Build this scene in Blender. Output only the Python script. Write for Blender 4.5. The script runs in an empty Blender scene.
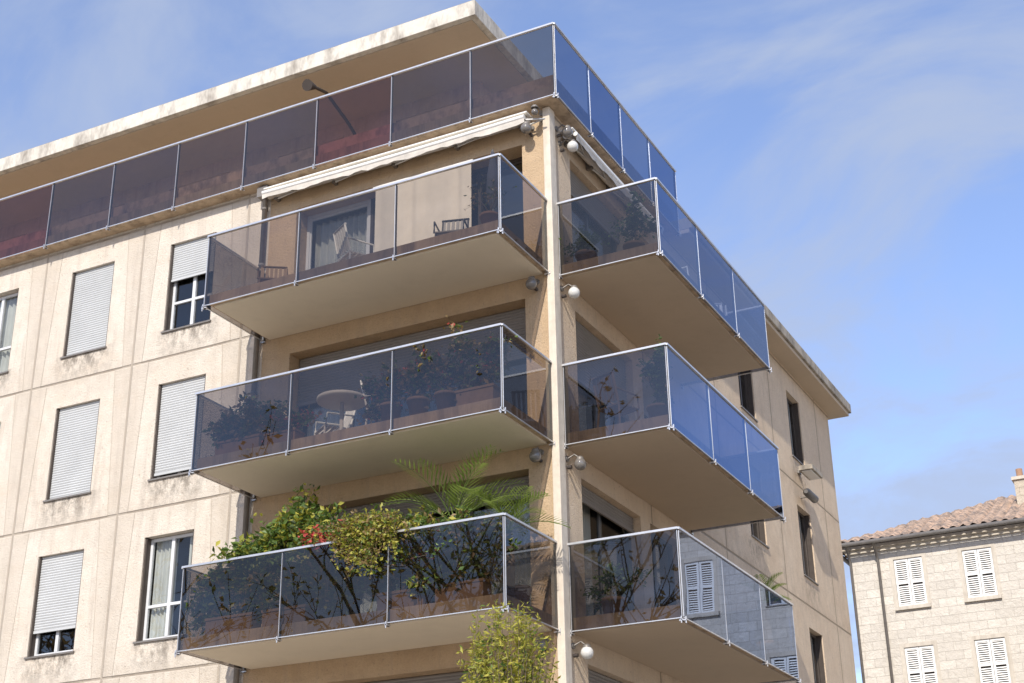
import bpy, math, random
from mathutils import Vector, Matrix, Quaternion
random.seed(7)
S=bpy.context.scene
S.view_settings.view_transform='Standard'; S.view_settings.look='None'; S.view_settings.exposure=0
COL=S.collection

# ---------------- node helpers ----------------
class NT:
    def __init__(s,name):
        s.m=bpy.data.materials.new(name); s.m.use_nodes=True
        s.t=s.m.node_tree; s.t.nodes.clear()
        s.out=s.t.nodes.new("ShaderNodeOutputMaterial")
    def n(s,typ,**kw):
        nd=s.t.nodes.new("ShaderNode"+typ)
        for k,v in kw.items(): setattr(nd,k,v)
        return nd
    def link(s,a,b): s.t.links.new(a,b)
    def put(s,sock,v):
        if isinstance(v,bpy.types.NodeSocket): s.link(v,sock)
        elif v is not None: sock.default_value=v
    def math(s,op,a,b=None,c=None,clamp=False):
        nd=s.n("Math",operation=op,use_clamp=clamp)
        s.put(nd.inputs[0],a)
        if b is not None: s.put(nd.inputs[1],b)
        if c is not None: s.put(nd.inputs[2],c)
        return nd.outputs[0]
    def mix(s,f,a,b,blend='MIX'):
        nd=s.n("MixRGB",blend_type=blend)
        s.put(nd.inputs[0],f); s.put(nd.inputs[1],a if isinstance(a,bpy.types.NodeSocket) else (*a,1)); s.put(nd.inputs[2],b if isinstance(b,bpy.types.NodeSocket) else (*b,1))
        return nd.outputs[0]
    def coord(s,scale=(1,1,1)):
        tc=s.n("TexCoord"); mp=s.n("Mapping"); s.link(tc.outputs["Object"],mp.inputs[0]); mp.inputs["Scale"].default_value=scale
        return mp.outputs[0]
    def noise(s,vec,scale,detail=4,rough=.55,lo=None,hi=None):
        nd=s.n("TexNoise"); s.link(vec,nd.inputs["Vector"]); nd.inputs["Scale"].default_value=scale; nd.inputs["Detail"].default_value=min(detail,4); nd.inputs["Roughness"].default_value=rough
        o=nd.outputs["Fac"]
        if lo is not None:
            mr=s.n("MapRange"); s.link(o,mr.inputs[0]); mr.inputs[1].default_value=lo; mr.inputs[2].default_value=hi; o=mr.outputs[0]
        return o
    def bsdf(s,color,rough=.8,metal=0,bump=None,bstr=.3,bdist=.02,spec=.3):
        b=s.n("BsdfPrincipled"); s.put(b.inputs["Base Color"],color if isinstance(color,bpy.types.NodeSocket) else (*color,1))
        s.put(b.inputs["Roughness"],rough); b.inputs["Metallic"].default_value=metal
        b.inputs["Specular IOR Level"].default_value=spec
        if bump is not None:
            bp=s.n("Bump"); bp.inputs["Strength"].default_value=bstr; bp.inputs["Distance"].default_value=bdist
            s.link(bump,bp.inputs["Height"]); s.link(bp.outputs[0],b.inputs["Normal"])
        s.link(b.outputs[0],s.out.inputs[0]); return s.m

def simple(name,c,rough=.7,metal=0,var=.15,scale=6,spec=.3,bstr=.15):
    t=NT(name); v=t.coord(); n=t.noise(v,scale,3,.6,.25,.75)
    d=tuple(x*(1-var) for x in c); e=tuple(min(1,x*(1+var)) for x in c)
    return t.bsdf(t.mix(n,d,e),rough,metal,spec=spec)

def facade_mat(name,axis,base,tan,u_c,u_pitch,hw,stain=1.0,joints=True):
    """rough precast stone panels. axis 0 -> u is x, 1 -> u is y"""
    t=NT(name); tc=t.n("TexCoord"); sep=t.n("SeparateXYZ"); t.link(tc.outputs["Object"],sep.inputs[0])
    u=sep.outputs[axis]; z=sep.outputs[2]; v=tc.outputs["Object"]
    big=t.noise(v,.6,4,.6,.3,.7); mid=t.noise(v,3.2,4,.7,.32,.68); fine=t.noise(v,26,4,.8,.3,.7)
    col=t.mix(big,base,tan); col=t.mix(t.math('MULTIPLY',mid,.55),col,tuple(x*.76 for x in tan))
    oc=t.noise(t.coord((1,1,1.3)),1.7,4,.7,.5,.75); col=t.mix(t.math('MULTIPLY',oc,.35),col,(.64,.46,.30))
    col=t.mix(t.math('MULTIPLY',fine,.42),col,tuple(x*.58 for x in tan))
    pu=t.math('FLOOR',t.math('DIVIDE',t.math('SUBTRACT',u,u_c),u_pitch)); pz=t.math('FLOOR',t.math('DIVIDE',t.math('SUBTRACT',z,12.62),3.015))
    cb=t.n("CombineXYZ"); t.link(pu,cb.inputs[0]); t.link(pz,cb.inputs[1]); wn=t.n("TexWhiteNoise"); t.link(cb.outputs[0],wn.inputs[0])
    col=t.mix(t.math('MULTIPLY',wn.outputs[0],.5),col,tuple(x*.82 for x in base))
    pit=t.math('GREATER_THAN',t.noise(v,17,3,.7),.64)
    col=t.mix(t.math('MULTIPLY',pit,.4),col,(.24,.19,.15))
    vs=t.coord((4,4,.3)); st=t.noise(vs,1.2,4,.7,.52,.75)
    col=t.mix(t.math('MULTIPLY',st,.45*stain),col,(.34,.28,.225))
    fu=t.math('SUBTRACT',t.math('FLOORED_MODULO',t.math('SUBTRACT',u,u_c),u_pitch),u_pitch/2)
    au=t.math('ABSOLUTE',fu)
    mu=t.n("MapRange",interpolation_type='SMOOTHSTEP'); t.link(au,mu.inputs[0]); mu.inputs[1].default_value=hw+.4; mu.inputs[2].default_value=hw-.25
    fz=t.math('FLOORED_MODULO',t.math('SUBTRACT',z,12.62),3.015)   # sill at .55
    mz=t.n("MapRange"); t.link(fz,mz.inputs[0]); mz.inputs[1].default_value=-.15; mz.inputs[2].default_value=.5
    mz2=t.math('LESS_THAN',fz,.6)
    dn=t.noise(t.coord((1.6,1.6,1.0)),3.2,4,.75,.42,.6)
    dirt=t.math('MULTIPLY',t.math('MULTIPLY',mu.outputs[0],mz.outputs[0]),t.math('MULTIPLY',mz2,dn))
    col=t.mix(t.math('MULTIPLY',dirt,.85*stain),col,(.17,.145,.12))
    h=t.math('SUBTRACT',fine,t.math('MULTIPLY',pit,.6))
    if joints:
        fe=t.math('MINIMUM',fz,t.math('SUBTRACT',3.015,fz)); ue=t.math('SUBTRACT',u_pitch/2,au)
        j=t.math('MINIMUM',fe,ue)
        wv=t.math('MULTIPLY',t.math('SUBTRACT',t.noise(v,2.5,2),.5),.012)
        j2=t.math('ADD',j,wv)
        jm=t.n("MapRange"); t.link(j2,jm.inputs[0]); jm.inputs[1].default_value=.032; jm.inputs[2].default_value=.014
        col=t.mix(t.math('MULTIPLY',jm.outputs[0],.8),col,(.23,.18,.135))
        fl=t.math('SUBTRACT',ue,t.math('ADD',.24,t.math('MULTIPLY',fz,.06)))
        sr=t.n("MapRange"); t.link(fl,sr.inputs[0]); sr.inputs[1].default_value=-.008; sr.inputs[2].default_value=.008
        if axis==0:
            col=t.mix(t.math('MULTIPLY',t.math('SUBTRACT',1,sr.outputs[0]),.45),col,tuple(x*.76 for x in tan))
            # fine line along the flare
            ln=t.n("MapRange"); t.link(t.math('ABSOLUTE',fl),ln.inputs[0]); ln.inputs[1].default_value=.016; ln.inputs[2].default_value=.006
            col=t.mix(t.math('MULTIPLY',ln.outputs[0],.4),col,(.3,.24,.18))
            h=t.math('ADD',h,t.math('MULTIPLY',sr.outputs[0],1.0))
        jb=t.n("MapRange"); t.link(j,jb.inputs[0]); jb.inputs[1].default_value=.25; jb.inputs[2].default_value=.0
        col=t.mix(t.math('MULTIPLY',t.math('MULTIPLY',jb.outputs[0],mid),.5),col,tuple(x*.66 for x in tan))
        h=t.math('SUBTRACT',h,t.math('MULTIPLY',jm.outputs[0],2.0))
    return t.bsdf(col,.9,bump=h,bstr=.7,bdist=.016,spec=.12)

def stained(name,base,dark,amt=.7,sc=(3,3,.4),bump=True):
    t=NT(name); v=t.coord(); vs=t.coord(sc)
    a=t.noise(vs,1.3,4,.7,.45,.7); b=t.noise(v,5,4,.7,.3,.7)
    col=t.mix(b,base,tuple(x*.82 for x in base)); col=t.mix(t.math('MULTIPLY',a,amt),col,dark)
    return t.bsdf(col,.9,bump=b if bump else None,bstr=.3,bdist=.01,spec=.15)
def soffit(name,base):
    t=NT(name); v=t.coord(); a=t.noise(v,.5,3,.5,.3,.7); b=t.noise(v,40,2,.6,.3,.7); c=t.noise(v,2.6,4,.7,.5,.72)
    col=t.mix(t.math('MULTIPLY',a,.5),base,tuple(x*.86 for x in base)); col=t.mix(t.math('MULTIPLY',b,.12),col,tuple(x*.7 for x in base)); col=t.mix(t.math('MULTIPLY',c,.2),col,tuple(x*.7 for x in base))
    return t.bsdf(col,.9,spec=.1)

def glass(name,tint,f0=.12,refl=(1,1,1),wob=0,dust=.004,pw=5.0):
    t=NT(name); g=t.n("NewGeometry"); dp=t.n("VectorMath",operation='DOT_PRODUCT'); t.link(g.outputs["Normal"],dp.inputs[0]); t.link(g.outputs["Incoming"],dp.inputs[1])
    c=t.math('ABSOLUTE',dp.outputs["Value"]); p=t.math('POWER',t.math('SUBTRACT',1,c,clamp=True),pw)
    F=t.math('ADD',f0,t.math('MULTIPLY',p,1-f0),clamp=True)
    tr=t.n("BsdfTransparent"); 
    v=t.coord(); dn=t.noise(v,2.2,4,.7,.3,.8)
    t.put(tr.inputs[0],t.mix(dn,tint,tuple(x*.90 for x in tint)))
    gl=t.n("BsdfGlossy"); gl.inputs["Roughness"].default_value=.008; gl.inputs[0].default_value=(*refl,1)
    bp=t.n("Bump"); bp.inputs["Strength"].default_value=.05+wob; bp.inputs["Distance"].default_value=.02; t.link(t.noise(v,1.1,1),bp.inputs["Height"]); t.link(bp.outputs[0],gl.inputs["Normal"])
    mx=t.n("MixShader"); t.link(F,mx.inputs[0]); t.link(tr.outputs[0],mx.inputs[1]); t.link(gl.outputs[0],mx.inputs[2])
    df=t.n("BsdfDiffuse"); df.inputs[0].default_value=(.45,.42,.38,1)
    m2=t.n("MixShader"); t.link(t.math('MULTIPLY',dn,dust),m2.inputs[0]); t.link(mx.outputs[0],m2.inputs[1]); t.link(df.outputs[0],m2.inputs[2])
    t.link(m2.outputs[0],t.out.inputs[0]); return t.m

def leafmat(name,a,b,trans=.35):
    t=NT(name); g=t.n("NewGeometry"); r=g.outputs["Random Per Island"]
    col=t.mix(r,a,b)
    d=t.n("BsdfPrincipled"); t.link(col,d.inputs["Base Color"]); d.inputs["Roughness"].default_value=.5
    tl=t.n("BsdfTranslucent"); t.link(t.mix(.5,col,(b[0]*1.3,b[1]*1.3,b[2]*.8)),tl.inputs[0])
    mx=t.n("MixShader"); mx.inputs[0].default_value=trans; t.link(d.outputs[0],mx.inputs[1]); t.link(tl.outputs[0],mx.inputs[2]); t.link(mx.outputs[0],t.out.inputs[0]); return t.m

CREAM=(.85,.78,.68); TAN=(.74,.65,.54)
M_L=facade_mat("limestone_panels_front",0,CREAM,TAN,-9.07,2.6,.56)
M_R=facade_mat("limestone_panels_side",1,(.84,.69,.52),(.72,.56,.40),12.1,4.1,.56,.6)
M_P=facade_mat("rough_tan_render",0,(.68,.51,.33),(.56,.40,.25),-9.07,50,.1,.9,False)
M_TRIM=stained("corner_trim_stone",(.72,.64,.53),(.48,.40,.31),.6)
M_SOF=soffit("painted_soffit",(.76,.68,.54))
M_SOFR=soffit("soffit_side_shaded_tone",(.54,.44,.33))  # darker copy of the soffit paint; weaker bounce light put into its colour
M_EDGE=stained("slab_edge_concrete",(.55,.42,.29),(.2,.145,.10),.8)
M_PARA=stained("weathered_parapet",(.66,.48,.35),(.14,.10,.075),1.0,(1.5,1.5,.9))
M_FASC=stained("weathered_fascia",(.68,.64,.56),(.24,.21,.18),.9,(2,2,.8))
M_CORN=stained("cornice_concrete",(.44,.39,.32),(.13,.115,.10),.95,(2,2,.8))
M_ALU=simple("aluminium",(.66,.66,.67),.35,.7,.08)
M_POST=simple("dark_steel_post",(.14,.135,.13),.45,.5)
M_WF=simple("white_window_frame",(.62,.63,.64),.4,0,.05)
M_BF=simple("bronze_frame",(.08,.065,.055),.45,.3)
M_SHUT=simple("roller_shutter_grey",(.49,.50,.50),.55,0,.07,2)
M_SHUTD=simple("roller_shutter_taupe",(.22,.195,.17),.6,0,.08,2)
M_CURT=simple("net_curtain",(.72,.70,.64),.9,0,.1,2)
M_CLOTH=simple("sun_screen_fabric",(.74,.68,.57),.9,0,.08,2)
M_CASS=simple("awning_cassette_white",(.72,.71,.68),.5,0,.12,3)
M_AW=simple("rolled_awning_fabric",(.60,.56,.50),.9,0,.2,4)
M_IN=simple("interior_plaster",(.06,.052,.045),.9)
M_PEN=stained("penthouse_render",(.66,.50,.37),(.4,.28,.2),.6)
M_PIPE=simple("zinc_pipe",(.22,.20,.18),.5,.4)
M_G=[glass("tinted_glass_smoke",(.44,.40,.37),.065,(.9,.95,1)),glass("tinted_glass_smoke_b",(.35,.32,.30),.08,(.9,.95,1)),glass("tinted_glass_rose",(.39,.27,.28),.06)]
M_GR=[glass("solar_glass_side",(.30,.32,.38),.27,(.40,.49,.68),pw=3.0),glass("solar_glass_side_b",(.24,.26,.33),.30,(.33,.42,.62),pw=3.0)]
M_WG=glass("window_glass",(.72,.75,.75),.08,wob=.1)

# ---------------- mesh builder ----------------
class MB:
    def __init__(s): s.v=[]; s.f=[]; s.mi=[]; s.mats=[]; s.sm=[]
    def mid(s,m):
        if m not in s.mats: s.mats.append(m)
        return s.mats.index(m)
    def face(s,pts,m,smooth=False):
        b=len(s.v); s.v+= [tuple(p) for p in pts]; s.f.append(tuple(range(b,b+len(pts)))); s.mi.append(s.mid(m)); s.sm.append(smooth)
    def hexa(s,c,m):
        b=len(s.v); s.v+=[tuple(p) for p in c]
        for q in ((0,3,2,1),(4,5,6,7),(0,1,5,4),(1,2,6,5),(2,3,7,6),(3,0,4,7)):
            s.f.append(tuple(b+i for i in q)); s.mi.append(s.mid(m)); s.sm.append(False)
    def box(s,x0,x1,y0,y1,z0,z1,m,P=None):
        x0,x1=min(x0,x1),max(x0,x1); y0,y1=min(y0,y1),max(y0,y1); z0,z1=min(z0,z1),max(z0,z1)
        c=[(x0,y0,z0),(x1,y0,z0),(x1,y1,z0),(x0,y1,z0),(x0,y0,z1),(x1,y0,z1),(x1,y1,z1),(x0,y1,z1)]
        if P: c=[P(*q) for q in c]
        s.hexa(c,m)
    def tube(s,pts,r,m,n=8,cap=True):
        pts=[Vector(p) for p in pts]; rs=r if isinstance(r,(list,tuple)) else [r]*len(pts)
        b=len(s.v)
        for i,p in enumerate(pts):
            d=(pts[min(i+1,len(pts)-1)]-pts[max(i-1,0)]).normalized()
            a=Vector((0,0,1)) if abs(d.z)<.9 else Vector((1,0,0))
            e=d.cross(a).normalized(); g=d.cross(e)
            for k in range(n):
                t=2*math.pi*k/n; s.v.append(tuple(p+(e*math.cos(t)+g*math.sin(t))*rs[i]))
        for i in range(len(pts)-1):
            for k in range(n):
                s.f.append((b+i*n+k,b+i*n+(k+1)%n,b+(i+1)*n+(k+1)%n,b+(i+1)*n+k)); s.mi.append(s.mid(m)); s.sm.append(True)
        if cap:
            s.f.append(tuple(b+k for k in range(n))); s.mi.append(s.mid(m)); s.sm.append(False)
            s.f.append(tuple(b+(len(pts)-1)*n+k for k in range(n))); s.mi.append(s.mid(m)); s.sm.append(False)
    def lathe(s,c,prof,m,n=20):
        b=len(s.v); c=Vector(c)
        for r,z in prof:
            for k in range(n):
                t=2*math.pi*k/n; s.v.append((c.x+r*math.cos(t),c.y+r*math.sin(t),c.z+z))
        for i in range(len(prof)-1):
            for k in range(n):
                s.f.append((b+i*n+k,b+i*n+(k+1)%n,b+(i+1)*n+(k+1)%n,b+(i+1)*n+k)); s.mi.append(s.mid(m)); s.sm.append(True)
    def obj(s,name,parent=None,bevel=0):
        me=bpy.data.meshes.new(name); me.from_pydata(s.v,[],s.f)
        for m in s.mats: me.materials.append(m)
        me.polygons.foreach_set("material_index",s.mi); me.polygons.foreach_set("use_smooth",s.sm)
        me.update(); o=bpy.data.objects.new(name,me); COL.objects.link(o)
        if parent: o.parent=parent
        if bevel:
            bv=o.modifiers.new("b","BEVEL"); bv.width=bevel; bv.segments=2; bv.limit_method='ANGLE'
        return o
def empty(name):
    o=bpy.data.objects.new(name,None); COL.objects.link(o); return o

PL=lambda u,d,z:(u,d,z)
PR=lambda u,d,z:(-d,u,z)
def wall(mb,P,u0,u1,z0,z1,holes,depth,m,mr=None):
    us=sorted({u0,u1,*[h[0] for h in holes],*[h[1] for h in holes]}); zs=sorted({z0,z1,*[h[2] for h in holes],*[h[3] for h in holes]})
    us=[u for u in us if u0<=u<=u1]; zs=[z for z in zs if z0<=z<=z1]
    for i in range(len(us)-1):
        for j in range(len(zs)-1):
            cu=(us[i]+us[i+1])/2; cz=(zs[j]+zs[j+1])/2
            if any(h[0]<cu<h[1] and h[2]<cz<h[3] for h in holes): continue
            mb.face([P(us[i],0,zs[j]),P(us[i+1],0,zs[j]),P(us[i+1],0,zs[j+1]),P(us[i],0,zs[j+1])],m)
    for h in holes:
        a,b,c,d=h[:4]; dd=h[4] if len(h)>4 else depth; r=mr or m
        mb.face([P(a,0,c),P(a,dd,c),P(a,dd,d),P(a,0,d)],r); mb.face([P(b,0,c),P(b,dd,c),P(b,dd,d),P(b,0,d)],r)
        mb.face([P(a,0,c),P(b,0,c),P(b,dd,c),P(a,dd,c)],r); mb.face([P(a,0,d),P(b,0,d),P(b,dd,d),P(a,dd,d)],r)

def slats(mb,P,u0,u1,z0,z1,d,m,pitch=.05):
    z=z1
    while z>z0+1e-4:
        zb=max(z-pitch,z0); zm=zb+(z-zb)*.18
        mb.face([P(u0,d,z),P(u1,d,z),P(u1,d-.008,(z+zm)/2),P(u0,d-.008,(z+zm)/2)],m)
        mb.face([P(u0,d-.008,(z+zm)/2),P(u1,d-.008,(z+zm)/2),P(u1,d,zm),P(u0,d,zm)],m)
        mb.face([P(u0,d,zm),P(u1,d,zm),P(u1,d+.006,(zb+zm)/2),P(u0,d+.006,(zb+zm)/2)],m)
        mb.face([P(u0,d+.006,(zb+zm)/2),P(u1,d+.006,(zb+zm)/2),P(u1,d,zb),P(u0,d,zb)],m)
        z=zb
def curtain(mb,P,u0,u1,z0,z1,d,m,amp=.03,per=.11):
    n=max(4,int((u1-u0)/.02)); pr=None
    for i in range(n+1):
        u=u0+(u1-u0)*i/n; dd=d+amp*math.sin(u/per*2*math.pi+math.sin(u*7)*1.5)
        if pr: mb.face([P(pr[0],pr[1],z0),P(u,dd,z0),P(u,dd,z1),P(pr[0],pr[1],z1)],m,True)
        pr=(u,dd)
def frame(mb,P,u0,u1,z0,z1,d,m,w=.05,t=.05):
    mb.box(u0,u0+w,d,d+t,z0,z1,m,P); mb.box(u1-w,u1,d,d+t,z0,z1,m,P)
    mb.box(u0+w,u1-w,d,d+t,z0,z0+w,m,P); mb.box(u0+w,u1-w,d,d+t,z1-w,z1,m,P)
def window(parent,P,u0,u1,z0,z1,shut,fm=M_WF,curt=0,sm=M_SHUT,transom=False):
    mb=MB(); D=.14
    frame(mb,P,u0+.04,u1-.04,z0+.02,z1-.01,D,fm,.055)
    um=(u0+u1)/2; mb.box(um-.035,um+.035,D-.006,D+.05,z0+.075,z1-.065,fm,P)
    if transom: mb.box(u0+.095,u1-.095,D-.004,D+.05,z0+.62,z0+.67,fm,P)
    mb.face([P(u0+.05,D+.03,z0),P(u1-.05,D+.03,z0),P(u1-.05,D+.03,z1),P(u0+.05,D+.03,z1)],M_WG)
    mb.box(u0+.002,u0+.04,.03,D+.02,z0,z1,M_BF,P); mb.box(u1-.04,u1-.002,.03,D+.02,z0,z1,M_BF,P)
    mb.box(u0-.03,u1+.03,-.035,.17,z0-.03,z0+.003,M_PIPE,P)
    if shut>0:
        zb=z1-(z1-z0)*shut; slats(mb,P,u0+.04,u1-.04,zb,z1-.005,.07,sm); mb.box(u0+.04,u1-.04,.055,.085,zb-.05,zb,sm,P)
    if curt: 
        curtain(mb,P,u0+.06,u0+.06+(u1-u0-.12)*curt,z0+.05,z1-.02,D+.12,M_CURT)
        if curt<.6: curtain(mb,P,u1-.3,u1-.06,z0+.05,z1-.02,D+.12,M_CURT)
    return mb.obj("window",parent)
def doors(parent,P,u0,u1,z0,z1,d,n,fm,shut=0,sm=M_SHUTD,curts=()):
    mb=MB(); frame(mb,P,u0,u1,z0,z1,d,fm,.06,.08)
    w=(u1-u0)/n
    for i in range(n):
        a=u0+w*i; frame(mb,P,a+.03,a+w-.03,z0+.05,z1-.05,d+.02+.03*(i%2),fm,.06,.03)
        if i in curts: curtain(mb,P,a+.08,a+w-.08,z0+.1,z1-.1,d+.22,M_CURT,.04,.14)
    mb.face([P(u0,d+.045,z0),P(u1,d+.045,z0),P(u1,d+.045,z1),P(u0,d+.045,z1)],M_WG)
    if shut: 
        zb=z1-(z1-z0)*shut; slats(mb,P,u0+.02,u1-.02,zb,z1-.01,d-.06,sm,.055); mb.box(u0+.02,u1-.02,d-.08,d-.04,zb-.06,zb,sm,P)
    return mb.obj("glazed_door",parent)

# ================= APARTMENT BUILDING =================
B=empty("apartment_building")
FL=3.015; tops=[15.08,12.08,9.07,6.05,3.04]
mb=MB(); holes=[]; wins=[]
for ci,u0 in enumerate([-10.93-2.6*k for k in range(7,0,-1)]+[-10.93,-8.36]):
    for ri,zt in enumerate(tops):
        h=(u0,u0+1.13,zt-1.91,zt,.16); holes.append(h); wins.append((u0,ri,h))
logL=[(-5.33,-.53,zt-2.45,zt,.45) for zt in tops]
wall(mb,PL,-30,-5.95,0,15.70,holes,.16,M_L)
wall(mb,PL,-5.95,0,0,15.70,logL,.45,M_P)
rh=[]; logR=[]
for zt in tops: 
    logR+= [(.85,3.35,zt-2.45,zt,.3),(3.8,5.4,zt-2.45,zt,.3)]
    for u0 in (9.75,13.6): rh.append((u0,u0+1.1,zt-1.75,zt,.16))
wall(mb,PR,0,17.55,0,15.70,logR+rh,.16,M_R)
mb.face([(0,17.55,0),(-30,17.55,0),(-30,17.55,15.7),(0,17.55,15.7)],M_R)
mb.face([(-30,0,0),(-30,17.55,0),(-30,17.55,15.7),(-30,0,15.7)],M_R)
mb.obj("facade_walls",B)
mb=MB()
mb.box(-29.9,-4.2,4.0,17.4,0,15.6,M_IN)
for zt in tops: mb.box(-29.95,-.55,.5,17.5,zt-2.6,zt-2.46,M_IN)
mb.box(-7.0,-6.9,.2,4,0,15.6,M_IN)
mb.obj("interior_core",B)
spec={(-8.36,0):(.40,0,0),(-8.36,1):(.93,0,0),(-8.36,2):(0,.5,1),(-10.93,0):(1,0,0),(-10.93,1):(1,0,0),(-10.93,2):(.74,0,0),(-13.53,0):(0,1,1)}
for u0,ri,h in wins:
    s=spec.get((round(u0,2),ri),(random.choice([1,.5,0,.9]),random.choice([0,1]),0))
    window(B,PL,h[0],h[1],h[2],h[3],s[0],M_WF,s[1],M_SHUT,True)
for i,h in enumerate(rh): window(B,PR,h[0],h[1],h[2],h[3],[0,0,.25,0,0,0][i%6],M_BF,[0,.5][i%2],M_SHUT)
doors(B,PL,-5.33,-3.9,tops[0]-2.45,tops[0],.36,1,M_WF,0,M_SHUT,(0,))
doors(B,PL,-3.9,-.53,tops[0]-2.45,tops[0],.36,3,M_BF,0)
doors(B,PL,-5.33,-.53,tops[1]-2.45,tops[1],.36,4,M_BF,.36,M_SHUTD,(0,))
doors(B,PL,-5.33,-.53,tops[2]-2.45,tops[2],.36,4,M_BF,.13,M_SHUTD,(1,3))
doors(B,PL,-5.33,-.53,tops[3]-2.45,tops[3],.36,4,M_BF,.5,M_SHUTD)
doors(B,PL,-5.33,-.53,tops[4]-2.45,tops[4],.36,4,M_BF,.8,M_SHUTD)
for i,h in enumerate(logR): doors(B,PR,h[0],h[1],h[2],h[3],.2,2,M_BF if i%4 else M_POST,[.2,0,.45,.3,.1,0,.5,.5,.5,.5][i],M_SHUTD,(0,))
mb=MB(); mb.box(-.10,.035,-.035,.19,0,15.69,M_TRIM); mb.obj("corner_trim",B,.01)
mb=MB()
mb.box(-30,.26,-.25,0.6,15.70,15.95,M_EDGE); mb.box(-.6,.262,.6,5.62,15.702,15.95,M_EDGE)
mb.box(-30,.20,-.17,-.02,15.95,16.22,M_PARA); mb.box(.03,.20,-.02,5.6,15.95,16.22,M_PARA)
mb.box(-29.9,-.05,.6,17.5,15.72,15.93,M_SOF)
mb.obj("roof_terrace_slab",B)
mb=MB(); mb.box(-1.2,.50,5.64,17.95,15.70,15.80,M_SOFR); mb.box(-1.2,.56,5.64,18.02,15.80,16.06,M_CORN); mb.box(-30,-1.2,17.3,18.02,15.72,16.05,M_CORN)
mb.obj("side_cornice",B,.015)
mb=MB(); pw=[]
for k in range(9): pw.append((-4.6-3.0*k,-2.9-3.0*k,16.4,18.1,.12))
PP=lambda u,d,z:(u,2.3+d,z)
wall(mb,PP,-30,-2.6,15.93,18.45,pw,.12,M_PEN)
PQ=lambda u,d,z:(-2.6-d,u,z)
wall(mb,PQ,2.3,15,15.93,18.45,[(4,6,16,18.1),(8,10,16,18.1)],.12,M_PEN)
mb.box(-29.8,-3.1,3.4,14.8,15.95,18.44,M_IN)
mb.obj("penthouse_walls",B)
for h in pw: 
    m2=MB(); frame(m2,PP,h[0],h[1],h[2],h[3],.05,M_BF); m2.face([PP(h[0],.08,h[2]),PP(h[1],.08,h[2]),PP(h[1],.08,h[3]),PP(h[0],.08,h[3])],M_WG); m2.obj("penthouse_window",B)
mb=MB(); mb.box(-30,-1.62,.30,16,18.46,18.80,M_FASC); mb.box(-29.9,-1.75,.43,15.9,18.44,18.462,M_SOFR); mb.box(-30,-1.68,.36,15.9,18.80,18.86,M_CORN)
mb.obj("penthouse_roof",B,.01)

# railings -------------------------------------------------
def railing(parent,p0,p1,zb,zt,n,mats,out,name="glass_railing"):
    p0=Vector(p0); p1=Vector(p1); d=(p1-p0); Ln=d.length; d.normalize(); o=Vector(out)
    mb=MB()
    for i in range(n):
        a=p0+d*(Ln*i/n+.01); b=p0+d*(Ln*(i+1)/n-.01)
        tl=o*random.uniform(-.004,.004)
        mb.face([(a.x,a.y,zb+.01),(b.x,b.y,zb+.01),(b.x+tl.x,b.y+tl.y,zt-.03),(a.x+tl.x,a.y+tl.y,zt-.03)],mats[i%len(mats)])
    mb.obj(name+"_panels",parent)
    mb=MB()
    def bx(a,b,w0,w1,z0,z1,m):
        c=[]
        for z in (z0,z1):
            for q,w in ((a,w0),(b,w0),(b,w1),(a,w1)): c.append((q.x+o.x*w,q.y+o.y*w,z))
        mb.hexa(c,m)
    bx(p0-d*.02,p1+d*.02,-.025,.025,zt-.025,zt+.008,M_ALU)
    bx(p0,p1,-.010,.010,zb-.004,zb+.010,M_ALU)
    for i in range(n+1):
        c=p0+d*(Ln*i/n); bx(c-d*.014,c+d*.014,-.045,-.012,zb-.05,zt-.03,M_POST)
        bx(c-d*.004,c+d*.004,-.01,.006,zb+.02,zt-.04,M_ALU)
        bx(c-d*.018,c+d*.018,-.07,.04,zb-.04,zb-.02,M_ALU)
        bx(c-d*.008,c+d*.008,.025,.04,zb-.08,zb+.02,M_ALU)
    mb.obj(name+"_frame",parent)

levels=[(12.45,13.83),(9.42,10.81),(6.42,7.79)]
for li,(zb,zt) in enumerate(levels):
    mb=MB()
    mb.box(-5.86,-.13,-1.70,-.002,zb+.03,zb+.22,M_EDGE); mb.box(-5.80,-.19,-1.64,-.004,zb,zb+.032,M_SOF)
    mb.obj("balcony_slab_front",B,.006)
    mb=MB()
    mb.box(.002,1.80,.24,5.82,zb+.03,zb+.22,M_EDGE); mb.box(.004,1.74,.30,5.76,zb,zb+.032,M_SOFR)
    mb.obj("balcony_slab_side",B,.006)
    g=M_G
    railing(B,(-5.92,-1.76,0),(-.09,-1.76,0),zb,zt,3,[g[0],g[1],g[0]] if li!=1 else [g[1],g[0],g[0]],(0,-1,0))
    railing(B,(-.07,-1.74,0),(-.07,-.03,0),zb,zt,1,[g[0]],(1,0,0))
    railing(B,(-5.94,-1.74,0),(-5.94,-.03,0),zb,zt,1,[g[1]],(-1,0,0))
    railing(B,(.05,.18,0),(1.84,.18,0),zb,zt,1,[g[1]],(0,-1,0))
    railing(B,(1.86,.20,0),(1.86,5.88,0),zb,zt,3,M_GR,(1,0,0))
    railing(B,(1.84,5.90,0),(.03,5.90,0),zb,zt,1,[M_GR[0]],(0,1,0))
railing(B,(-30,-.28,0),(.27,-.28,0),15.72,17.22,18,[M_G[2],M_G[1],M_G[1],M_G[0],M_G[1]],(0,-1,0),name="terrace_railing")
railing(B,(.29,-.26,0),(.29,5.62,0),15.72,17.22,4,M_GR,(1,0,0),name="terrace_railing")
mb=MB(); mb.tube([(-6.03,-.08,15.5),(-6.03,-.08,0)],.05,M_PIPE,12)
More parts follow.
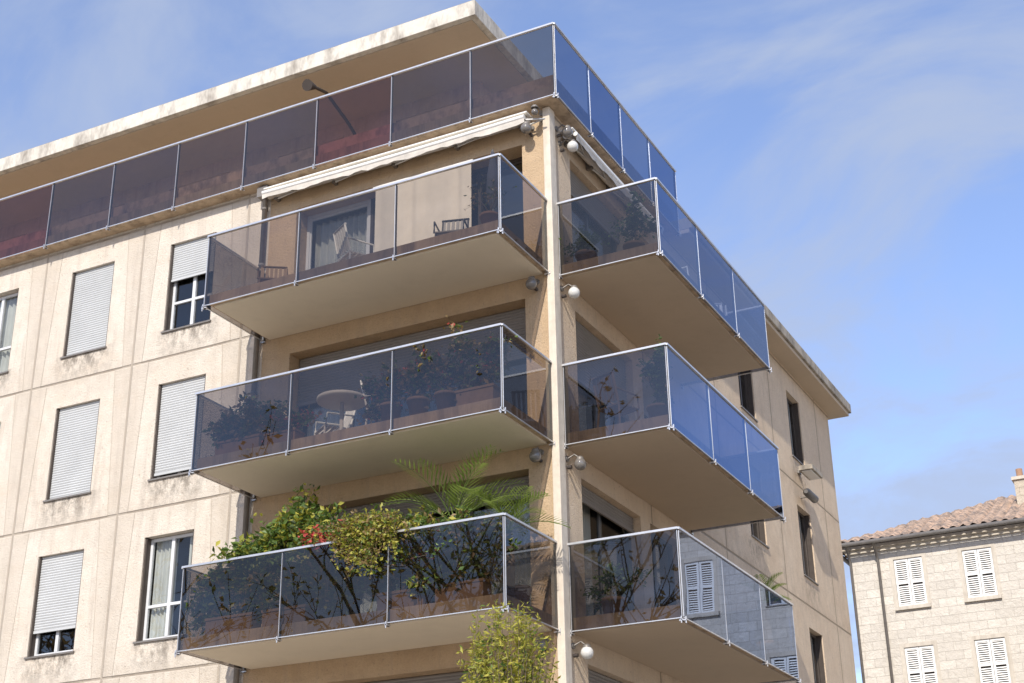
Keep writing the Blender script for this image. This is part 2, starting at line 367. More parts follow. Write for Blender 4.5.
for z in (15.2,14,12.9,11.4,9.9,8.4,6.9,5): mb.tube([(-6.03,-.08,z),(-6.03,-.08,z+.04)],.06,M_PIPE,12); mb.box(-6.05,-6.01,-.08,0,z,z+.03,M_PIPE)
mb.box(-6.15,-5.91,-.2,-.01,15.45,15.66,M_PIPE); mb.obj("downpipe",B)

# awnings ----------------------------------------------------
def awning(P,u0,u1,z):
    mb=MB()
    mb.box(u0,u1,-.02,-.26,z+.085,z+.11,M_CASS,P)
    mb.tube([P(u0+.03,-.12,z),P(u1-.03,-.12,z)],.075,M_AW,14)
    n=40; pts=[P(u0+.02+(u1-u0-.04)*i/n,-.30,z-.03-.03*math.sin(math.pi*i/n)) for i in range(n+1)]
    mb.tube(pts,.045,M_CASS,8)
    o=Vector(P(0,-.03,0)); lz=[.10+.05*random.random() for _ in range(n+1)]
    for i in range(n):
        a=Vector(pts[i]); b=Vector(pts[i+1]); mb.face([a+o,b+o,b+o*.4+Vector((0,0,-lz[i+1])),a+o*.4+Vector((0,0,-lz[i]))],M_AW,True)
        c0=Vector(P(u0+.02+(u1-u0-.04)*i/n,-.12,z+.07)); c1=Vector(P(u0+.02+(u1-u0-.04)*(i+1)/n,-.12,z+.07)); up=Vector((0,0,.045)); mb.face([c0,c1,b+up,a+up],M_CLOTH,True)
    for i in range(5):
        u=u0+.2+(u1-u0-.4)*i/4; mb.box(u-.03,u+.03,-.001,-.13,z-.12,z+.07,M_PIPE,P)
        mb.tube([P(u,-.08,z-.09),P(u+.5,-.16,z-.09),P(u+.05,-.28,z-.05)],.018,M_CASS,6)
    return mb.obj("rolled_awning")
awning(PL,-5.95,-.30,15.46)
awning(PR,.45,4.6,15.35)
mb=MB(); curtain(mb,PL,-3.55,-1.55,12.75,15.02,-.02,M_CLOTH,.02,.5); mb.tube([(-3.6,-.02,15.03),(-1.5,-.02,15.03)],.03,M_CASS,8); mb.obj("fabric_sun_screen")
mb=MB(); mb.tube([(-5.2,2.3,17.3),(-5.2,1.4,17.75),(-5.2,.6,18.0),(-5.2,.2,17.9)],.035,M_BF,8); mb.tube([(-5.2,.2,17.9),(-5.2,-.05,17.8)],[.05,.12],M_BF,12); mb.obj("terrace_arm_lamp")

# globe lamps ---------------------------------------------
gt=NT("globe_glass"); M_GLOBE=gt.bsdf((.62,.61,.58),.12,0,spec=.8)
gt=NT("globe_smoked"); M_GLOBE2=gt.bsdf((.16,.145,.13),.08,0,spec=.9)
def lamp(P,u,z,d=-.28,white=True,r=.10):
    mb=MB(); mb.tube([P(u,0.0,z+.05),P(u,-.03,z+.05)],.05,M_PIPE,12)
    mb.tube([P(u,-.02,z+.05),P(u,d*.6,z+.10),P(u,d,z+.02)],.014,M_PIPE,8)
    c=P(u,d,z-.06)
    mb.lathe(c,[(.001,.115),(.04,.11),(.06,.085),(.065,.055)],M_PIPE,16)
    g=M_GLOBE if white else M_GLOBE2
    prof=[(max(.001,r*math.sin(math.pi*i/12)),-r*math.cos(math.pi*i/12)-.02) for i in range(13)]
    mb.lathe(c,prof,g,20)
    mb.tube([P(u,-.02,z-.10),P(u,-.09,z-.10)],.03,M_BF,8)
    return mb.obj("globe_wall_lamp")
for i,(zb,_) in enumerate(levels):
    lamp(PL,-.30,zb-.17,-.22,False); lamp(PR,.30,zb-.24,-.24,i!=1,.10)
lamp(PL,-.32,15.30,-.25,False); lamp(PR,.30,15.36,-.22,False); lamp(PR,.42,15.12,-.26,True); lamp(PL,-.12,15.55,-.3,False,.06)
mb=MB(); mb.box(.0,.05,13.9,14.1,12.95,13.05,M_PIPE); mb.box(.05,.4,13.97,14.03,12.98,13.02,M_PIPE); mb.box(.15,.5,13.5,14.4,12.88,13.0,M_CORN); mb.box(.2,.45,13.55,14.35,12.86,12.88,M_GLOBE); mb.obj("wall_floodlight",None,.02)
mb=MB(); mb.box(0,.22,13.97,14.03,12.33,12.37,M_PIPE); mb.tube([(.28,13.5,12.33),(.28,13.58,12.33),(.28,14.25,12.33),(.28,14.35,12.33)],[.05,.10,.10,.05],M_POST,14); mb.obj("security_lamp")

# ================= FURNITURE AND PLANTS =================
M_TERRA=simple("terracotta",(.32,.19,.12),.85)
M_PLBR=simple("brown_planter",(.26,.17,.11),.8)
M_PLW=simple("white_plastic",(.78,.76,.7),.45,0,.05)
M_DKF=simple("dark_fabric",(.05,.05,.06),.9)
M_WOOD=simple("weathered_wood",(.24,.16,.10),.8)
M_SOIL=simple("soil",(.06,.045,.03),.95)
M_BARK=simple("bark",(.16,.12,.085),.9,0,.3,10)
LG=leafmat("leaf_green",(.05,.10,.02),(.17,.25,.05))
LP=leafmat("palm_leaf",(.09,.15,.03),(.28,.36,.09))
LY=leafmat("leaf_yellow_green",(.18,.21,.03),(.52,.47,.08))
LD=leafmat("leaf_dark",(.035,.06,.018),(.10,.14,.04))
LO=leafmat("leaf_olive_brown",(.14,.10,.045),(.36,.25,.11))
LR=leafmat("flower_red",(.5,.04,.04),(.65,.16,.14))
def pot(x,y,z,r=.16,h=.3,m=None):
    mb=MB(); mb.lathe((x,y,z),[(.001,0),(r*.7,0),(r*.95,h*.85),(r*1.05,h*.85),(r*1.05,h),(r*.92,h),(r*.9,h*.9),(.001,h*.9)],m or M_TERRA,18); mb.obj("flower_pot")
def planter(x0,x1,y,z,h=.28,w=.26,m=None):
    mb=MB(); m=m or M_TERRA
    mb.box(x0,x1,y-w/2,y+w/2,z,z+h*.85,m); mb.box(x0-.015,x1+.015,y-w/2-.015,y+w/2+.015,z+h*.85,z+h,m); mb.box(x0+.03,x1-.03,y-w/2+.03,y+w/2-.03,z+h,z+h+.005,M_SOIL); mb.obj("planter_box",None,.01)
def leaf(mb,p,s,m,el=1.8,up=None):
    a=Vector((random.gauss(0,1),random.gauss(0,1),random.gauss(0,.7))).normalized() if up is None else up
    b=a.cross(Vector((random.gauss(0,1),random.gauss(0,1),random.gauss(0,1)))).normalized(); c=a.cross(b)*.18
    L=s*el; mb.face([p,p+a*L*.5+b*s*.5+c*s,p+a*L,p+a*L*.5-b*s*.5+c*s],m)
def shrub(name,base,blobs,n,s,mats,stems=6,bark=None,sp=.045):
    """every blob grows from its own foot, spread along the planter"""
    mb=MB(); base=Vector(base)
    tips=[]
    for c,r in blobs:
        c=Vector(c); foot=Vector((base.x*.35+c.x*.65,base.y,base.z))
        for k in range(stems):
            q=Vector([random.gauss(0,.55)*r[i] for i in range(3)]); e=c+q; mid=foot.lerp(e,.55)+Vector((random.uniform(-.07,.07),random.uniform(-.07,.07),.05))
            mb.tube([foot+Vector((random.uniform(-.08,.08),random.uniform(-.05,.05),0)),mid,e],[.009,.006,.002],bark or M_BARK,4,False); tips.append((e,mid.lerp(e,.3)))
            for j in range(4):
                e2=e+Vector([random.gauss(0,.5)*r[i] for i in range(3)]); mb.tube([mid+(e-mid)*random.random(),e2],[.004,.0015],bark or M_BARK,3,False); tips.append((e2,e))
    for i in range(n):
        e,m0=random.choice(tips); t=random.random()**.6; p=m0.lerp(e,t)+Vector([random.gauss(0,sp) for _ in range(3)])
        leaf(mb,p,s*random.uniform(.6,1.3),random.choices([m for m,_ in mats],[w for _,w in mats])[0])
    return mb.obj(name)
def palm(name,x,y,z,h,R,n,m=LG):
    mb=MB()
    if h>.1: mb.tube([(x,y,z),(x+.02,y,z+h*.5),(x,y,z+h)],[.09,.08,.06],M_BARK,9)
    for i in range(n):
        az=2*math.pi*i/n*2.4+random.uniform(-.25,.25); el=random.uniform(.55,1.5); Lr=R*random.uniform(.8,1.15)
        pts=[]; p=Vector((x,y,z+h)); e=el
        N_=16
        for k in range(N_+1):
            pts.append(p.copy()); d=Vector((math.cos(az)*math.cos(e),math.sin(az)*math.cos(e),math.sin(e))); p+=d*Lr/N_; e-=.05+.05*random.random()
        mb.tube(pts,[.014*(1-k/(N_+2)) for k in range(N_+1)],m,4,False)
        for k in range(3,N_+1):
            d=(pts[k]-pts[k-1]).normalized(); sd=d.cross(Vector((0,0,1))).normalized(); ll=Lr*.27*math.sin(math.pi*(k/(N_+1))**.7)+.05
            for sg in (-1,1):
                a=pts[k]; tip=a+(sd*sg+d*.9+Vector((0,0,.12+.1*random.random()))).normalized()*ll
                w=(Vector((0,0,1)).cross(tip-a)).normalized()*.013; md=a.lerp(tip,.45); mb.face([a,md+w,tip,md-w],m)
    return mb.obj(name)
def chair(x,y,z,rot,m=M_PLW,name="garden_chair"):
    mb=MB(); c=math.cos(rot); s=math.sin(rot)
    Q=lambda a,b,h:(x+a*c-b*s,y+a*s+b*c,z+h)
    for a,b in ((-.22,-.22),(.22,-.22),(-.22,.22),(.22,.22)): mb.tube([Q(a*1.15,b*1.15,0),Q(a,b,.44)],.018,m,6)
    for i in range(6): mb.box(-.24,.24,-.24+.083*i,-.24+.083*i+.06,.43,.455,m,lambda a,b,h:Q(a,b,h))
    for a in (-.22,.22): mb.tube([Q(a,.22,.44),Q(a,.34,.95)],.018,m,6); mb.tube([Q(a*1.15,-.22,.44),Q(a*1.15,-.2,.66),Q(a*1.15,.28,.68)],.016,m,6)
    for i in range(6):
        a=-.2+.08*i; mb.hexa([Q(a-.025,.225,.5),Q(a+.025,.225,.5),Q(a+.025,.24,.5),Q(a-.025,.24,.5),Q(a-.025,.33,.95),Q(a+.025,.33,.95),Q(a+.025,.345,.95),Q(a-.025,.345,.95)],m)
    mb.tube([Q(-.24,.335,.95),Q(.24,.335,.95)],.022,m,6)
    return mb.obj(name)
def table(x,y,z,r=.45,m=M_PLW):
    mb=MB(); mb.lathe((x,y,z),[(.001,.66),(r*.90,.66),(r,.68),(r*1.01,.70),(r,.73),(r*.98,.735),(.001,.735)],m,32)
    mb.tube([(x,y,z+.05),(x,y,z+.68)],.035,m,10)
    for k in range(4): a=k*math.pi/2+.5; mb.tube([(x,y,z+.22),(x+.3*math.cos(a),y+.3*math.sin(a),z)],.025,m,6)
    mb.obj("round_garden_table")
Z1,Z2,Z3=[l[0]+.22 for l in levels]
# top front balcony
chair(-3.35,-.9,Z1,2.6); chair(-5.2,-.8,Z1,.6,M_WOOD)
mb=MB(); mb.tube([(-.75,-.7,Z1),(-.75,-.7,Z1+.06)],.22,M_POST,16); mb.tube([(-.75,-.7,Z1),(-.75,-.7,Z1+2.0)],.02,M_POST,8); mb.tube([(-.75,-.7,Z1+.85),(-.75,-.7,Z1+1.0),(-.75,-.7,Z1+1.5),(-.75,-.7,Z1+1.95)],[.03,.13,.10,.03],M_DKF,10); mb.obj("folded_parasol")
chair(-1.5,-.8,Z1,.3,M_POST)
pot(-.45,-1.4,Z1); shrub("potted_plant",(-.45,-1.4,Z1+.28),[((-.45,-1.4,Z1+.6),(.2,.2,.25))],160,.035,[(LD,1),(LO,1)])
# middle front balcony
planter(-5.6,-4.7,-1.45,Z2); planter(-4.55,-3.95,-1.5,Z2,.22)
shrub("balcony_shrub",(-5.2,-1.45,Z2+.28),[((-5.55,-1.45,Z2+.55),(.28,.12,.24)),((-5.15,-1.45,Z2+.6),(.28,.12,.26)),((-4.75,-1.45,Z2+.55),(.3,.12,.22))],2200,.055,[(LO,4),(LD,1),(LG,2)],9)
shrub("balcony_shrub",(-4.3,-1.45,Z2+.22),[((-4.3,-1.45,Z2+.42),(.35,.12,.2))],700,.05,[(LO,2),(LG,1),(LR,.6)],8)
table(-3.3,-1.25,Z2,.42); chair(-2.7,-.95,Z2,2.0); chair(-3.85,-.7,Z2,-.6)
for px in (-2.2,-1.7,-1.2): pot(px,-1.5,Z2,.18,.32,M_PLBR)
planter(-.95,-.3,-1.5,Z2,m=M_PLBR)
for px in (-2.25,-1.7,-1.2,-.7,-.4): shrub("balcony_shrub",(px,-1.5,Z2+.28),[((px,-1.5,Z2+.66+random.uniform(-.1,.1)),(.34,.14,.32))],1100,.05,[(LO,4),(LD,1),(LG,2),(LR,.2)],10)
# lower front balcony
for a,b in ((-5.5,-4.6),(-4.4,-3.6),(-2.3,-1.5),(-1.3,-.5)): planter(a,b,-1.5,Z3,m=M_PLBR)
shrub("citrus_shrub",(-4.4,-1.3,Z3+.28),[((-4.95,-1.3,Z3+1.15),(.28,.25,.28)),((-4.5,-1.3,Z3+1.4),(.36,.3,.42)),((-4.1,-1.2,Z3+1.7),(.34,.3,.5)),((-3.7,-1.2,Z3+1.4),(.35,.25,.38)),((-3.35,-1.2,Z3+1.2),(.3,.25,.28))],6500,.065,[(LG,5),(LY,3),(LD,2)],14,None,.06)
for px in (-5.6,-5.2,-4.8,-4.4,-4.0,-3.6,-3.2,-2.8,-2.4,-2.0,-1.6,-1.2,-.8,-.4): shrub("balcony_shrub",(px,-1.45,Z3+.25),[((px,-1.5,Z3+.62+random.uniform(-.12,.2)),(.3,.12,.34))],1000,.055,[(LD,1),(LO,2),(LG,4),(LY,1)],8)
shrub("leafy_shrub",(-2.6,-1.2,Z3+.28),[((-3.1,-1.3,Z3+1.3),(.35,.2,.25)),((-2.5,-1.3,Z3+1.35),(.35,.2,.22)),((-1.9,-1.2,Z3+1.25),(.35,.2,.22)),((-1.5,-1.2,Z3+1.15),(.3,.2,.2))],2800,.055,[(LG,3),(LY,2),(LO,1)],10)
# climbing vine hanging over the rail
mb=MB()
for k in range(95):
    x=random.gauss(-2.42,.38); x=max(-3.3,min(-1.6,x)); Ls=random.uniform(.2,1.3)*(1-.75*abs(x+2.42)/.9)*(.55+.45*math.sin(x*9)**2)
    p=Vector((x,-1.55,7.85+random.uniform(0,.3))); pts=[Vector((x,-1.3,7.3)),p.copy()]
    p=p+Vector((random.uniform(-.08,.08),-.28,-.02)); 
    for j in range(7): pts.append(p.copy()); p+=Vector((random.uniform(-.04,.04),random.uniform(-.02,.015),-Ls/7))
    mb.tube(pts,.004,M_BARK,3,False)
    for j in range(int(15+45*Ls)):
        i=random.randint(1,len(pts)-2); q=pts[i].lerp(pts[i+1],random.random())+Vector((random.gauss(0,.04),random.gauss(0,.035),random.gauss(0,.03))); leaf(mb,q,random.uniform(.025,.055),random.choices([LY,LG,LO],[5,2,3])[0],1.5)
mb.obj("hanging_vine")
shrub("flowering_plant",(-3.3,-1.5,Z3+.3),[((-3.3,-1.6,Z3+1.3),(.3,.1,.14))],420,.05,[(LG,3),(LR,4)],10)
shrub("flowering_plant",(-1.8,-1.5,Z3+.3),[((-1.6,-1.55,Z3+.8),(.3,.1,.2))],260,.04,[(LG,3),(LR,1)],8)
pot(-1.35,-.95,Z3,.24,.4); palm("potted_palm",-1.3,-1.05,Z3+.3,1.0,1.35,17,LP)
pot(-.45,-.6,Z3,.2,.35); palm("potted_palm",-.45,-.9,Z3+.3,.85,1.0,11,LP)
# side balconies
for (x,y,z) in ((.35,.6,Z1),(1.2,.7,Z1)): pot(x,y,z,.18,.3,M_PLBR); 
shrub("potted_plant",(.35,.6,Z1+.28),[((.35,.6,Z1+.45),(.2,.2,.14))],500,.04,[(LG,2),(LD,1)])
shrub("potted_plant",(1.2,.6,Z1+.28),[((1.25,.6,Z1+.7),(.22,.22,.35))],600,.045,[(LD,1),(LG,1)]); 
chair(1.2,2.4,Z1,1.3); chair(1.2,4.6,Z1,.4)
pot(1.5,.6,Z2,.18,.3,M_PLBR); shrub("ivy_plant",(1.5,.6,Z2+.28),[((1.55,.5,Z2+.6),(.12,.12,.3)),((1.6,.45,Z2+1.0),(.12,.1,.2))],900,.045,[(LG,2),(LD,1)])
chair(.75,.75,Z2,2.8,M_WOOD)
pot(1.5,5.4,Z3,.2,.4); palm("potted_palm",1.5,5.4,Z3+.35,.75,.6,12,LP)
pot(.5,.8,Z3,.2,.35,M_PLBR); shrub("potted_plant",(.5,.8,Z3+.3),[((.5,.8,Z3+.6),(.25,.2,.25))],500,.045,[(LG,2),(LD,1)])

def tree(name,x,y,h,n,s,mats,trunk=.12,spread=1.0,levels_=4):
    mb=MB(); tips=[]
    def br(p,d,L,r,lv):
        pts=[p.copy()]; q=p.copy(); dd=d.copy()
        for i in range(4):
            dd=(dd+Vector((random.gauss(0,.12),random.gauss(0,.12),random.gauss(.03,.08)))).normalized(); q=q+dd*L/4; pts.append(q.copy())
        mb.tube(pts,[r*(1-.13*i) for i in range(5)],M_BARK,6 if lv<2 else 3,False)
        if lv>=levels_: tips.append((pts[1],pts[-1])); return
        if lv>=2: tips.append((pts[2],pts[-1]))
        for k in range(random.randint(3,4)):
            j=random.randint(2,4); nd=(dd+Vector((random.gauss(0,.55*spread),random.gauss(0,.55*spread),random.gauss(.15,.3)))).normalized()
            br(pts[j],nd,L*random.uniform(.6,.8),r*.5,lv+1)
    br(Vector((x,y,0)),Vector((0,0,1)),h,trunk,0)
    for i in range(n):
        a,b=random.choice(tips); p=a.lerp(b,random.random())+Vector([random.gauss(0,.08) for _ in range(3)]); leaf(mb,p,s*random.uniform(.6,1.3),random.choices([m for m,_ in mats],[w for _,w in mats])[0],2.2)
    return mb.obj(name)
# slim young tree in front of the corner: feathery upright shoots
mb=MB(); tx,ty=.38,-2.6
mb.tube([(tx,ty,0),(tx+.05,ty,1.5),(tx-.03,ty+.02,3.2),(tx,ty,4.3)],[.07,.06,.045,.03],M_BARK,8)
for k in range(90):
    a=random.uniform(0,6.28); rr=random.random()**.6*.68; zt=6.2-1.0*(rr/.68)**2*random.uniform(.3,1.4)+random.gauss(0,.12)
    p0=Vector((tx+random.gauss(0,.05),ty+random.gauss(0,.05),random.uniform(3.0,4.6))); p2=Vector((tx+rr*math.cos(a),ty+rr*math.sin(a),zt)); p1=p0.lerp(p2,.5)+Vector((math.cos(a)*.12,math.sin(a)*.12,-.05))
    mb.tube([p0,p1,p2],[.012,.007,.002],M_BARK,3,False)
    for j in range(70):
        t=random.uniform(.25,1); q=(p0*(1-t)**2+p1*2*t*(1-t)+p2*t*t)+Vector([random.gauss(0,.032) for _ in range(3)])
        leaf(mb,q,random.uniform(.018,.038),random.choices([LY,LG],[8,1])[0],3.0)
mb.obj("young_tree")
LB=[(LO,1)]
tree("plane_tree",-19,-24,8.5,900,.14,LB,.34,.9,4)
tree("plane_tree",-25,-18,8,900,.14,LB,.3,.9,4)
tree("plane_tree",-14,-31,9,900,.14,LB,.34,.9,4)
tree("plane_tree",-31,-30,9,900,.14,LB,.34,.9,4)

# ================= NEIGHBOUR =================
def stonework(name,base,mortar,sc=1):
    t=NT(name); tc=t.n("TexCoord"); sp=t.n("SeparateXYZ"); t.link(tc.outputs["Object"],sp.inputs[0]); cb=t.n("CombineXYZ"); t.link(t.math('ADD',sp.outputs[0],sp.outputs[1]),cb.inputs[0]); t.link(sp.outputs[2],cb.inputs[1])
    bk=t.n("TexBrick"); t.link(cb.outputs[0],bk.inputs["Vector"]); bk.inputs["Scale"].default_value=sc
    bk.inputs["Brick Width"].default_value=.62; bk.inputs["Row Height"].default_value=.31; bk.inputs["Mortar Size"].default_value=.010
    bk.inputs[1].default_value=(*base,1); bk.inputs[2].default_value=(*[x*.84 for x in base],1); bk.inputs[3].default_value=(*mortar,1)
    v=tc.outputs["Object"]; n1=t.noise(v,.8,4,.65,.3,.7); n2=t.noise(v,6,4,.75,.38,.7)
    col=t.mix(t.math('MULTIPLY',n1,.45),bk.outputs[0],tuple(x*.7 for x in base)); col=t.mix(t.math('MULTIPLY',n2,.35),col,tuple(x*.52 for x in base))
    h=t.math('ADD',t.math('MULTIPLY',bk.outputs["Fac"],-.6),n2)
    return t.bsdf(col,.92,bump=h,bstr=.6,bdist=.03,spec=.1)
M_ST=stonework("old_limestone",(.76,.70,.61),(.52,.47,.40))
M_ST2=stonework("old_limestone_warm",(.62,.54,.43),(.4,.34,.27))
M_SUR=stained("dressed_stone",(.64,.58,.49),(.38,.33,.27),.6)
M_SH=simple("white_painted_shutter",(.80,.79,.76),.6,0,.08,3)
tt=NT("roof_tiles"); g=tt.coord(); M_TILE=tt.bsdf(tt.mix(tt.noise(g,3.5,4,.75,.38,.62),(.50,.35,.25),(.17,.14,.12)),.9)
def shutters(parent,P,u0,u1,z0,z1):
    mb=MB(); um=(u0+u1)/2
    for a,b in ((u0+.01,um-.008),(um+.008,u1-.01)):
        frame(mb,P,a,b,z0+.01,z1-.01,.03,M_SH,.07,.04); mb.box(a+.07,b-.07,.032,.07,(z0+z1)/2-.05,(z0+z1)/2+.05,M_SH,P)
        z=z0+.1
        while z<z1-.12:
            if abs(z-(z0+z1)/2+.02)>.08:
                mb.face([P(a+.07,.035,z),P(b-.07,.035,z),P(b-.07,.07,z+.045),P(a+.07,.07,z+.045)],M_SH)
            z+=.075
    mb.face([P(u0,.1,z0),P(u1,.1,z0),P(u1,.1,z1),P(u0,.1,z1)],M_BF)
    mb.box(u0-.12,u1+.12,-.10,.02,z0-.13,z0-.003,M_SUR,P); mb.box(u0-.14,u0-.002,-.012,.01,z0,z1+.14,M_SUR,P); mb.box(u1+.002,u1+.14,-.012,.01,z0,z1+.14,M_SUR,P); mb.box(u0-.002,u1+.002,-.012,.01,z1+.002,z1+.14,M_SUR,P)
    mb.obj("shuttered_window",parent)
def tileroof(parent,x0,x1,y0,y1,z,sl,hipL=True,st=.065):
    nx=int((x1-x0)/st); ny=int((y1-y0)/.13); V=[];F=[]
    for j in range(ny+1):
        for i in range(nx+1):
            x=x0+(x1-x0)*i/nx; y=y0+(y1-y0)*j/ny
            a=y-y0; b=y1-y; c=(x-x0) if hipL else 99; e=(x1-x) if hipL else 99; m=min(a,b,c,e)
            rp=.13*abs(math.sin(math.pi*x/.36)) if m in(a,b) else .13*abs(math.sin(math.pi*y/.36))
            V.append((x,y,z+m*sl+rp+.03*((m/.36)%1)+.02*math.sin(x*1.3+y)+random.uniform(-.012,.012)))
    for j in range(ny):
        for i in range(nx): k=j*(nx+1)+i; F.append((k,k+1,k+nx+2,k+nx+1))
    me=bpy.data.meshes.new("tile_roof"); me.from_pydata(V,[],F); me.materials.append(M_TILE); o=bpy.data.objects.new("tile_roof",me); COL.objects.link(o); o.parent=parent
NB=empty("stone_townhouse")
PN=lambda u,d,z:(u,32+d,z)
nh=[]
for zt in (15.24,12.07,8.9,5.7):
    for k in range(6): nh.append((-1.78+2.42*k,-.76+2.42*k,zt-1.72,zt,.14))
mb=MB(); wall(mb,PN,-3.35,13,0,15.75,nh,.14,M_ST)
mb.face([(-3.35,32,0),(-3.35,42,0),(-3.35,42,15.75),(-3.35,32,15.75)],M_ST); mb.face([(13,32,0),(13,42,0),(13,42,15.75),(13,32,15.75)],M_ST); mb.face([(-3.35,42,0),(13,42,0),(13,42,15.75),(-3.35,42,15.75)],M_ST)
mb.box(-3.55,13.2,31.8,42.2,15.752,15.87,M_SUR); mb.box(-3.45,13.1,31.9,42.1,15.62,15.75,M_SUR)
mb.obj("walls",NB)
for h in nh: shutters(NB,PN,*h[:4])
tileroof(NB,-3.85,13.5,31.5,42.5,15.90,.44)
mb=MB(); mb.tube([(-3.85,31.45,15.88),(13.5,31.45,15.88)],.08,M_PIPE,10); mb.tube([(-3.88,31.5,15.88),(-3.88,42.5,15.88)],.08,M_PIPE,10)
mb.tube([(-2.3,31.45,15.85),(-2.3,31.75,15.5),(-2.3,31.9,15.3),(-2.3,31.9,0)],.055,M_PIPE,10); mb.tube([(-3.3,31.45,15.85),(-3.3,31.75,15.5),(-3.3,31.9,15.3),(-3.3,31.9,0)],.05,M_PIPE,10); mb.obj("gutter_and_pipes",NB)
mb=MB(); mb.box(2.45,3.15,34.6,35.3,16.5,18.3,M_ST2); mb.box(2.38,3.22,34.53,35.37,18.3,18.42,M_SUR); mb.tube([(2.65,34.95,18.42),(2.65,34.95,18.8)],.12,M_TERRA,12); mb.tube([(2.98,34.95,18.42),(2.98,34.95,18.75)],.12,M_TERRA,12); mb.obj("chimney",NB)
N2=empty("stone_house"); mb=MB(); mb.box(.2,16,50,60,0,21.9,M_ST2); mb.obj("walls",N2); tileroof(N2,-.3,16.5,49.5,60.5,21.9,.38)
# house across the side street, mirrored in the side balcony glass
N3=empty("stone_corner_house"); PX=lambda u,d,z:(u,24+d,z); hs=[]
for zt in (13.9,10.6,7.3,4.0):
    for k in range(5): hs.append((6.9+2.7*k,7.9+2.7*k,zt-1.7,zt,.15))
mb=MB(); wall(mb,PX,6.0,20,0,14.9,hs,.15,M_ST); mb.face([(6,24,0),(6,29,0),(6,29,14.9),(6,24,14.9)],M_ST); mb.face([(20,24,0),(20,29,0),(20,29,14.9),(20,24,14.9)],M_ST); mb.face([(6,29,0),(20,29,0),(20,29,14.9),(6,29,14.9)],M_ST); mb.box(5.8,20.2,23.8,29.2,14.9,15.1,M_SUR); mb.obj("walls",N3)
for i,h in enumerate(hs):
    if i%3: shutters(N3,PX,*h[:4])
    else: window(N3,PX,*h[:4],0,M_WF,0)
tileroof(N3,5.6,20.4,23.6,29.4,15.1,.35,st=.15)

# ================= GROUND =================
t=NT("paving_ground"); v=t.coord(); bk=t.n("TexBrick"); t.link(v,bk.inputs["Vector"]); bk.inputs["Scale"].default_value=1; bk.inputs["Brick Width"].default_value=.6; bk.inputs["Row Height"].default_value=.4; bk.inputs["Mortar Size"].default_value=.01
bk.inputs[1].default_value=(.42,.37,.31,1); bk.inputs[2].default_value=(.36,.32,.27,1); bk.inputs[3].default_value=(.18,.16,.13,1)
M_GR_=t.bsdf(t.mix(t.math('MULTIPLY',t.noise(v,.6,4,.6,.3,.7),.4),bk.outputs[0],(.28,.25,.21)),.85)
mb=MB(); mb.face([(-900,-900,0),(900,-900,0),(900,900,0),(-900,900,0)],M_GR_); mb.obj("ground")
M_ASP=simple("asphalt",(.06,.06,.06),.9,0,.2,3); M_KERB=simple("kerb_stone",(.38,.35,.31),.8); M_PAINT=simple("road_paint",(.7,.7,.68),.7)
mb=MB(); mb.box(3.2,8.8,-60,18.4,-.2,.004,M_ASP); mb.box(-60,60,18.4,22.5,-.2,.006,M_ASP); mb.obj("road")
mb=MB(); mb.box(3.0,3.2,-60,18.4,0,.12,M_KERB); mb.obj("kerb"); mb=MB(); mb.box(8.8,9.0,-60,18.4,0,.12,M_KERB); mb.obj("kerb")
mb=MB()
for k in range(-14,4): mb.face([(5.95,k*4,.010),(6.07,k*4,.010),(6.07,k*4+2,.010),(5.95,k*4+2,.010)],M_PAINT)
mb.obj("road_markings")

# ================= LIGHT, SKY, CAMERA =================
EL=math.radians(39); az=Vector((.20,-.98)).normalized(); sd=Vector((az.x*math.cos(EL),az.y*math.cos(EL),math.sin(EL)))
sl=bpy.data.lights.new("sun","SUN"); sl.energy=5.0; sl.angle=math.radians(.5); sl.color=(1,.935,.84)
so=bpy.data.objects.new("sun",sl); COL.objects.link(so); so.rotation_euler=sd.to_track_quat('Z','Y').to_euler(); so.location=(0,-30,40)
W=bpy.data.worlds.new("World"); S.world=W; W.use_nodes=True; nt=W.node_tree; nt.nodes.clear()
def N(ty,**k):
    n=nt.nodes.new("ShaderNode"+ty)
    for a,b in k.items(): setattr(n,a,b)
    return n
lk=nt.links.new
sky=N("TexSky",sky_type='NISHITA'); sky.sun_disc=False; sky.sun_elevation=EL; sky.sun_rotation=math.atan2(az.x,az.y); sky.air_density=1.0; sky.dust_density=.6; sky.ozone_density=2.5
tc=N("TexCoord"); sp=N("SeparateXYZ"); lk(tc.outputs["Generated"],sp.inputs[0])
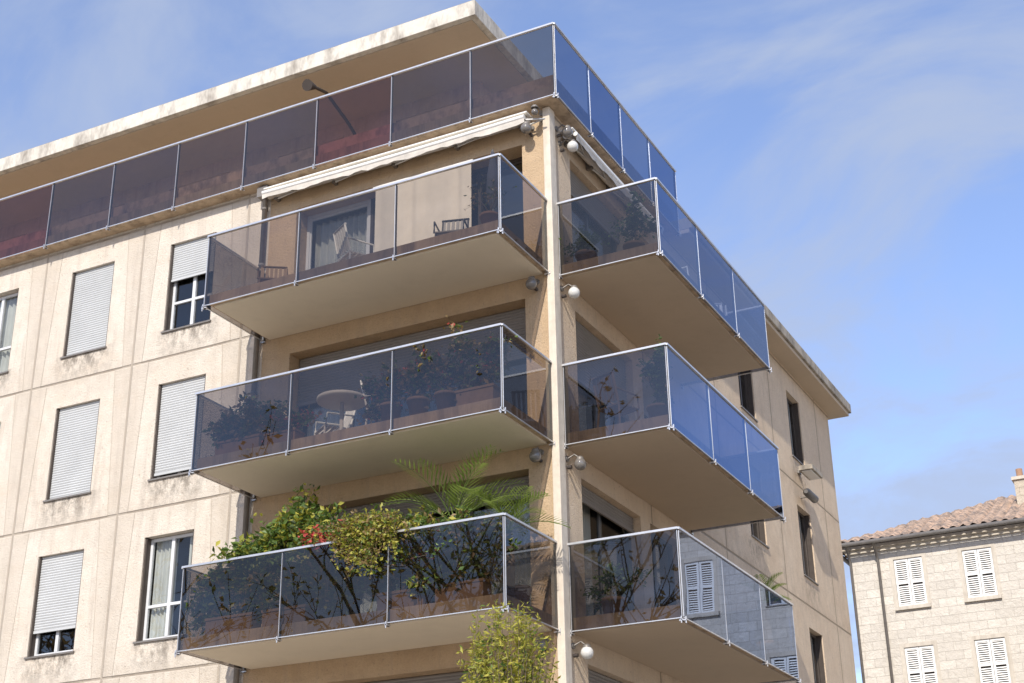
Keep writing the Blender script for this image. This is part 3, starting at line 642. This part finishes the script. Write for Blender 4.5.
def mt(op,a,b):
    n=N("Math",operation=op)
    for i,q in enumerate((a,b)):
        if isinstance(q,bpy.types.NodeSocket): lk(q,n.inputs[i])
        else: n.inputs[i].default_value=q
    return n.outputs[0]
gain=N("MixRGB",blend_type='MULTIPLY'); gain.inputs[0].default_value=1; lk(sky.outputs[0],gain.inputs[1]); gain.inputs[2].default_value=(1.7,1.6,1.75,1)
zz=mt('ADD',mt('MAXIMUM',sp.outputs[2],0),.35); cb=N("CombineXYZ"); lk(mt('DIVIDE',sp.outputs[0],zz),cb.inputs[0]); lk(mt('DIVIDE',sp.outputs[1],zz),cb.inputs[1])
mp=N("Mapping"); lk(cb.outputs[0],mp.inputs[0]); mp.inputs["Rotation"].default_value=(0,0,.7); mp.inputs["Scale"].default_value=(1.0,1.7,1); mp.inputs["Location"].default_value=(.1,.35,0)
n1=N("TexNoise"); lk(mp.outputs[0],n1.inputs["Vector"]); n1.inputs["Scale"].default_value=3.0; n1.inputs["Detail"].default_value=9; n1.inputs["Roughness"].default_value=.56; n1.inputs["Distortion"].default_value=.6
mr=N("MapRange",interpolation_type='SMOOTHSTEP'); lk(n1.outputs["Fac"],mr.inputs[0]); mr.inputs[1].default_value=.34; mr.inputs[2].default_value=.64; mr.inputs[3].default_value=.10; mr.inputs[4].default_value=.85
mx=N("MixRGB"); lk(mr.outputs[0],mx.inputs[0]); lk(gain.outputs[0],mx.inputs[1]); mx.inputs[2].default_value=(3.2,3.75,5.0,1)
bg=N("Background"); lk(mx.outputs[0],bg.inputs[0]); bg.inputs[1].default_value=.15
wo=N("OutputWorld"); lk(bg.outputs[0],wo.inputs[0])

cd=bpy.data.cameras.new("Camera"); cd.sensor_width=36; cd.lens=1450/1024*36; cd.clip_end=3000; cd.clip_start=.1
co=bpy.data.objects.new("Camera",cd); COL.objects.link(co); S.camera=co
R=Matrix(((0.88848,0.19719,0.4144),(0.45867,-0.35149,-0.81614),(-0.01528,0.91519,-0.40274)))
co.matrix_world=Matrix.Translation((9.235,-19.7473,1.6)) @ R.to_quaternion().normalized().to_matrix().to_4x4()
